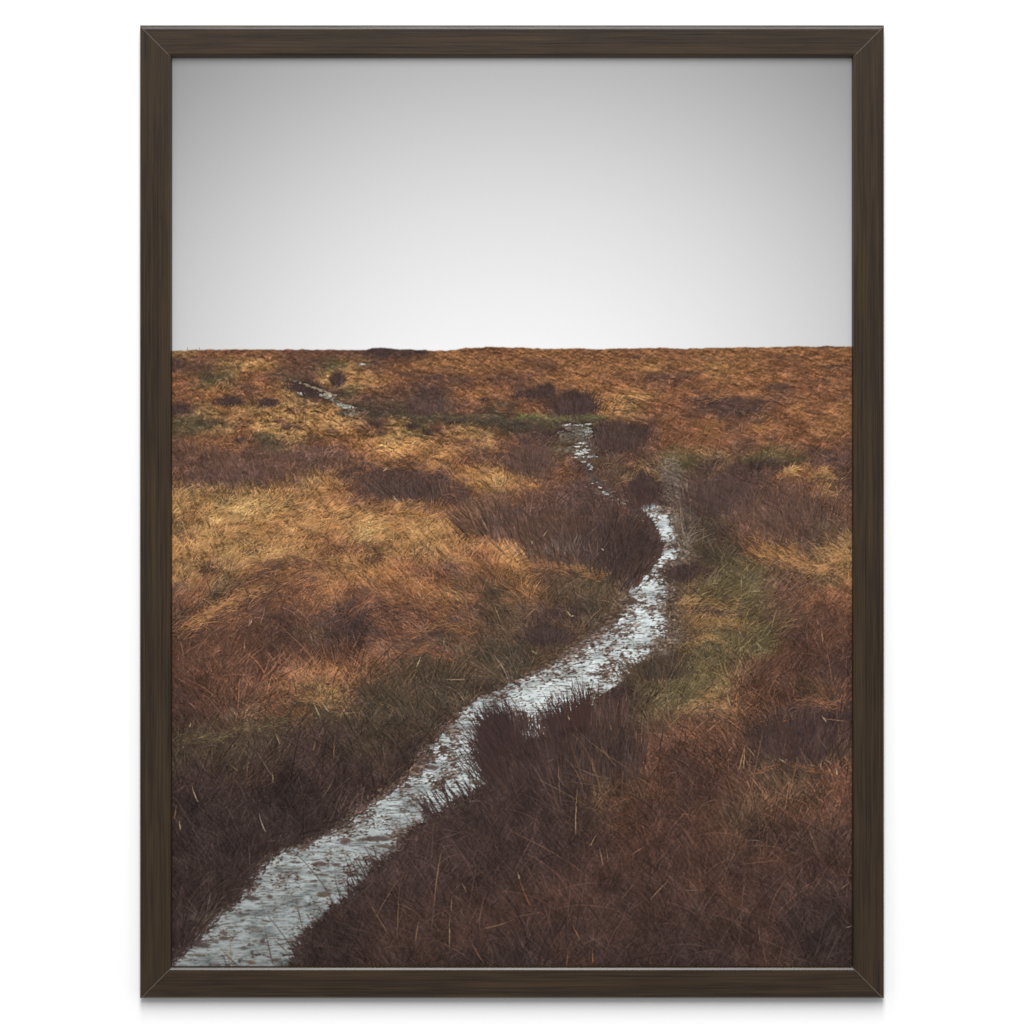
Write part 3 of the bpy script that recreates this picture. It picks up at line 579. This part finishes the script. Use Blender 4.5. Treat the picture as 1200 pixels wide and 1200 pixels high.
def wood():
    m, N, L, B = nodes('dark_walnut')
    tc = N.new('ShaderNodeTexCoord')
    def nz(scale, sc, det, rough=.6, dist=0):
        mp = N.new('ShaderNodeMapping'); mp.inputs['Scale'].default_value = sc
        L.new(tc.outputs['Object'], mp.inputs['Vector'])
        n = N.new('ShaderNodeTexNoise'); n.inputs['Scale'].default_value = scale
        n.inputs['Detail'].default_value = det; n.inputs['Roughness'].default_value = rough; n.inputs['Distortion'].default_value = dist
        L.new(mp.outputs['Vector'], n.inputs['Vector']); return n.outputs['Fac']
    fine = nz(1, (16, 1500, 1500), 4, .7); broad = nz(1, (4, 340, 340), 4, .65, .8); knot = nz(1, (9, 60, 60), 2, .5, 1.2)
    def mul(a, b, op='MULTIPLY'):
        q = N.new('ShaderNodeMath'); q.operation = op
        for i, v in enumerate((a, b)):
            if isinstance(v, (int, float)): q.inputs[i].default_value = v
            else: L.new(v, q.inputs[i])
        return q.outputs[0]
    s = mul(mul(mul(fine, .45), mul(broad, .40), 'ADD'), mul(knot, .15), 'ADD')
    r = N.new('ShaderNodeValToRGB'); L.new(s, r.inputs['Fac'])
    e = r.color_ramp.elements
    e[0].position = .40; e[0].color = (*(lin((44, 33, 25)) * WOODK), 1)
    e[1].position = .62; e[1].color = (*(lin((88, 68, 44)) * WOODK), 1)
    q = e.new(.5); q.color = (*(lin((66, 52, 37)) * WOODK), 1)
    L.new(r.outputs['Color'], B.inputs['Base Color'])
    B.inputs['Roughness'].default_value = .22; B.inputs['Specular IOR Level'].default_value = .30
    b = N.new('ShaderNodeBump'); b.inputs['Strength'].default_value = .12; b.inputs['Distance'].default_value = .0004
    L.new(fine, b.inputs['Height']); L.new(b.outputs['Normal'], B.inputs['Normal'])
    return m

def setp(o, **k):
    for a, b in k.items(): o[a] = b

def mesh_obj(name, verts, faces, mat, parent=None):
    me = bpy.data.meshes.new(name); me.from_pydata(verts, [], faces); me.update()
    o = bpy.data.objects.new(name, me); C.objects.link(o); me.materials.append(mat)
    if parent: o.parent = parent
    return o

# ---- wall
mw, N, L, B = nodes('white_paint')
tc = N.new('ShaderNodeTexCoord'); n = N.new('ShaderNodeTexNoise'); n.inputs['Scale'].default_value = 260; n.inputs['Detail'].default_value = 3
L.new(tc.outputs['Object'], n.inputs['Vector'])
bp = N.new('ShaderNodeBump'); bp.inputs['Strength'].default_value = .05; bp.inputs['Distance'].default_value = .0004
L.new(n.outputs['Fac'], bp.inputs['Height']); L.new(bp.outputs['Normal'], B.inputs['Normal'])
B.inputs['Base Color'].default_value = (.86, .86, .86, 1); B.inputs['Roughness'].default_value = .9; B.inputs['Specular IOR Level'].default_value = .1
wall = mesh_obj('wall', [(-3, 0, -2.2), (3, 0, -2.2), (3, 0, 2.2), (-3, 0, 2.2)], [(0, 1, 2, 3)], mw); setp(wall, kind='structure')

# ---- frame
root = bpy.data.objects.new('picture_frame', None); C.objects.link(root)
root.location = (0, 0, wz_(1170)); root.empty_display_size = .1
setp(root, label='dark walnut portrait picture frame around a moorland photograph, hanging on the plain white wall', category='picture frame')
m_wood = wood()
m_joint_glint, N, L, B = nodes('painted_joint_glint')  # highlight along the mitre bevels, painted in as a paler colour
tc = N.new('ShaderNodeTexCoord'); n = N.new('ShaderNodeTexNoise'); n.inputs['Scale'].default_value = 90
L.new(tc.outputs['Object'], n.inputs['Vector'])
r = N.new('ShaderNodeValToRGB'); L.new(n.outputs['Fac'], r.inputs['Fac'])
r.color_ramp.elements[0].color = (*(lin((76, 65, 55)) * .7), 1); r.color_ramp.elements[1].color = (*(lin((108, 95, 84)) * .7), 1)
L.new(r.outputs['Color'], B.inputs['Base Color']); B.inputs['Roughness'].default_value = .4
# profile across a rail: u from the outer edge inwards (layout units), d = distance off the wall (metres)
CH = 0.5
def profile(outer_bevel):
    if outer_bevel == 'top': p = [(0.0, .001), (0.0, FACE - .0012), (1.9, FACE - .0011), (4.7, FACE)]
    elif outer_bevel == 'bottom': p = [(0.0, .001), (0.0, FACE - .0022), (1.7, FACE)]
    else: p = [(0.0, .001), (0.0, FACE - .0012), (.9, FACE)]
    p += [(33.2, FACE), (35.7, FACE - .0008), (37.2, FACE - .0042), (37.4, PRINT_Y + .0002), (37.4, .003), (20, .003)]
    return p
# rails in their own space: X along the rail, +Z towards the outside of the frame, -Y out of the wall
def rail(length, outer_bevel, ends):
    P = profile(outer_bevel); V = []; F = []
    g = 1.5                                       # little vee where two rails meet
    rings = []
    for end in (-1, 1):
        cut = .00038 if end in ends else 0.0
        for inset, drop in ((0.0, cut), (g, 0.0)):
            ring = []
            for (u, d) in P:
                x = length / 2 - u - inset * (1 if inset else .02)
                dd = d - drop if d > PRINT_Y + .001 else d
                ring.append(len(V)); V.append((end * x * U_, -dd, -u * U_))
            rings.append(ring)
    order = [rings[0], rings[1], rings[3], rings[2]]
    k = len(P); pale = []
    for a, b in zip(order, order[1:]):
        for i in range(k):
            j = (i + 1) % k
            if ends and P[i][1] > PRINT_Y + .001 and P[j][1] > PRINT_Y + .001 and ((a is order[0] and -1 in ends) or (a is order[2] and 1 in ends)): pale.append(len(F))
            F.append((a[i], a[j], b[j], b[i]))
    F.append(tuple(order[0][::-1])); F.append(tuple(order[-1]))
    return V, F, pale
Wd, Hd = 1036 - 164.0, 1170 - 29.5
cx, cy = 600.0, (1170 + 29.5) / 2
for (lx, ly, length, rot, ob, ends) in [(cx, 29.5, Wd, 0, 'top', ()), (cx, 1170, Wd, math.pi, 'bottom', (-1, 1)), (164, cy, Hd, -math.pi / 2, 'side', (1,)), (1036, cy, Hd, math.pi / 2, 'side', (-1,))]:
    V, F, pale = rail(length, ob, ends)
    o = mesh_obj('frame_rail', V, F, m_wood, root)
    o.location = (wx_(lx), 0, wz_(ly) - root.location.z); o.rotation_euler = (0, rot, 0)
    o.data.materials.append(m_joint_glint)
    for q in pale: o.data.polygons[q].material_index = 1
    import bmesh
    bm = bmesh.new(); bm.from_mesh(o.data); bmesh.ops.recalc_face_normals(bm, faces=bm.faces); bm.to_mesh(o.data); bm.free()

# ---- print: one sheet, its ink laid down by paint()
img = paint()
rows = np.concatenate([np.arange(0, int((400 - PY0) * S), 5), np.arange(int((400 - PY0) * S), H)])
cols = np.arange(W)
nr, nc = len(rows), len(cols)
GX, GYr = np.meshgrid(cols, rows)
co = np.zeros((nr, nc, 3), np.float32)
co[..., 0] = ((GX + .5) / S + PX0 - 600) * U_
co[..., 1] = -PRINT_Y
co[..., 2] = (600 - ((GYr + .5) / S + PY0)) * U_ - root.location.z
me = bpy.data.meshes.new('print')
nb = 4
me.vertices.add(nr * nc + nb)
allco = np.concatenate([co.reshape(-1, 3), co[[0, 0, -1, -1], [0, -1, -1, 0]] + np.array([0, .003, 0], np.float32)])
me.vertices.foreach_set('co', allco.ravel().astype(np.float32))
idx = np.arange(nr * nc).reshape(nr, nc)
quads = np.stack([idx[1:, :-1], idx[1:, 1:], idx[:-1, 1:], idx[:-1, :-1]], -1).reshape(-1, 4)
b0 = nr * nc; c4 = [idx[0, 0], idx[0, -1], idx[-1, -1], idx[-1, 0]]
extra = np.array([[b0, b0 + 1, b0 + 2, b0 + 3], [c4[0], c4[1], b0 + 1, b0], [c4[1], c4[2], b0 + 2, b0 + 1], [c4[2], c4[3], b0 + 3, b0 + 2], [c4[3], c4[0], b0, b0 + 3]])
quads = np.concatenate([quads, extra]).astype(np.int32)
me.loops.add(quads.size); me.loops.foreach_set('vertex_index', quads.ravel())
me.polygons.add(len(quads)); me.polygons.foreach_set('loop_start', np.arange(0, quads.size, 4, dtype=np.int32))
me.update(calc_edges=True)
ink = np.ones((nr * nc + nb, 4), np.float32)
ink[:nr * nc, :3] = (lin(img[GYr, GX]) * INK_GAIN).reshape(-1, 3)
at_ = me.color_attributes.new('ink', 'FLOAT_COLOR', 'POINT'); at_.data.foreach_set('color', ink.ravel())
mp_, N, L, B = nodes('printed_paper')
a = N.new('ShaderNodeAttribute'); a.attribute_name = 'ink'; L.new(a.outputs['Color'], B.inputs['Base Color'])
B.inputs['Roughness'].default_value = .8; B.inputs['Specular IOR Level'].default_value = 0.0
me.materials.append(mp_)
pr = bpy.data.objects.new('print', me); C.objects.link(pr); pr.parent = root
setp(pr, label='photograph of a wet footpath winding through russet moorland grass under a grey sky')

# ---- lamps: a big soft one high in front, a plain soft room around
def lamp(name, loc, target, sx, sy, power):
    d = bpy.data.lights.new(name, 'AREA'); d.shape = 'RECTANGLE'; d.size = sx; d.size_y = sy; d.energy = power
    o = bpy.data.objects.new(name, d); C.objects.link(o); o.location = loc
    v = [target[i] - loc[i] for i in range(3)]
    from mathutils import Vector
    o.rotation_euler = Vector(v).to_track_quat('-Z', 'Y').to_euler(); return o
D_ = 7.0; el = math.radians(41)
lamp('softbox', (0, -D_ * math.cos(el), D_ * math.sin(el)), (0, 0, 0), 1.9, 5.8, KEY)
for sx_ in (-1, 1):
    lamp('added_side_strip', (2.4 * sx_, -3.0, 1.8), (-.3 * sx_, 0, .15), .34, 3.0, 9.5)  # added lamps, there only to put highlights on side chamfers and mitres
world = bpy.data.worlds.new('World'); bpy.context.scene.world = world; world.use_nodes = True
world.node_tree.nodes['Background'].inputs['Color'].default_value = (1, 1, 1, 1)
world.node_tree.nodes['Background'].inputs['Strength'].default_value = AMB

cam = bpy.data.cameras.new('camera'); co_ = bpy.data.objects.new('camera', cam); C.objects.link(co_)
DC = 4.0
co_.location = (0, -DC - FACE, 0); co_.rotation_euler = (math.pi / 2, 0, 0)
cam.sensor_width = 36; cam.lens = 36 * DC / (1200 * U_); cam.clip_end = 50; cam.clip_start = .05
sc = bpy.context.scene; sc.camera = co_
sc.view_settings.view_transform = 'Standard'; sc.view_settings.look = 'None'
sc.view_settings.exposure = 0; sc.view_settings.gamma = 1
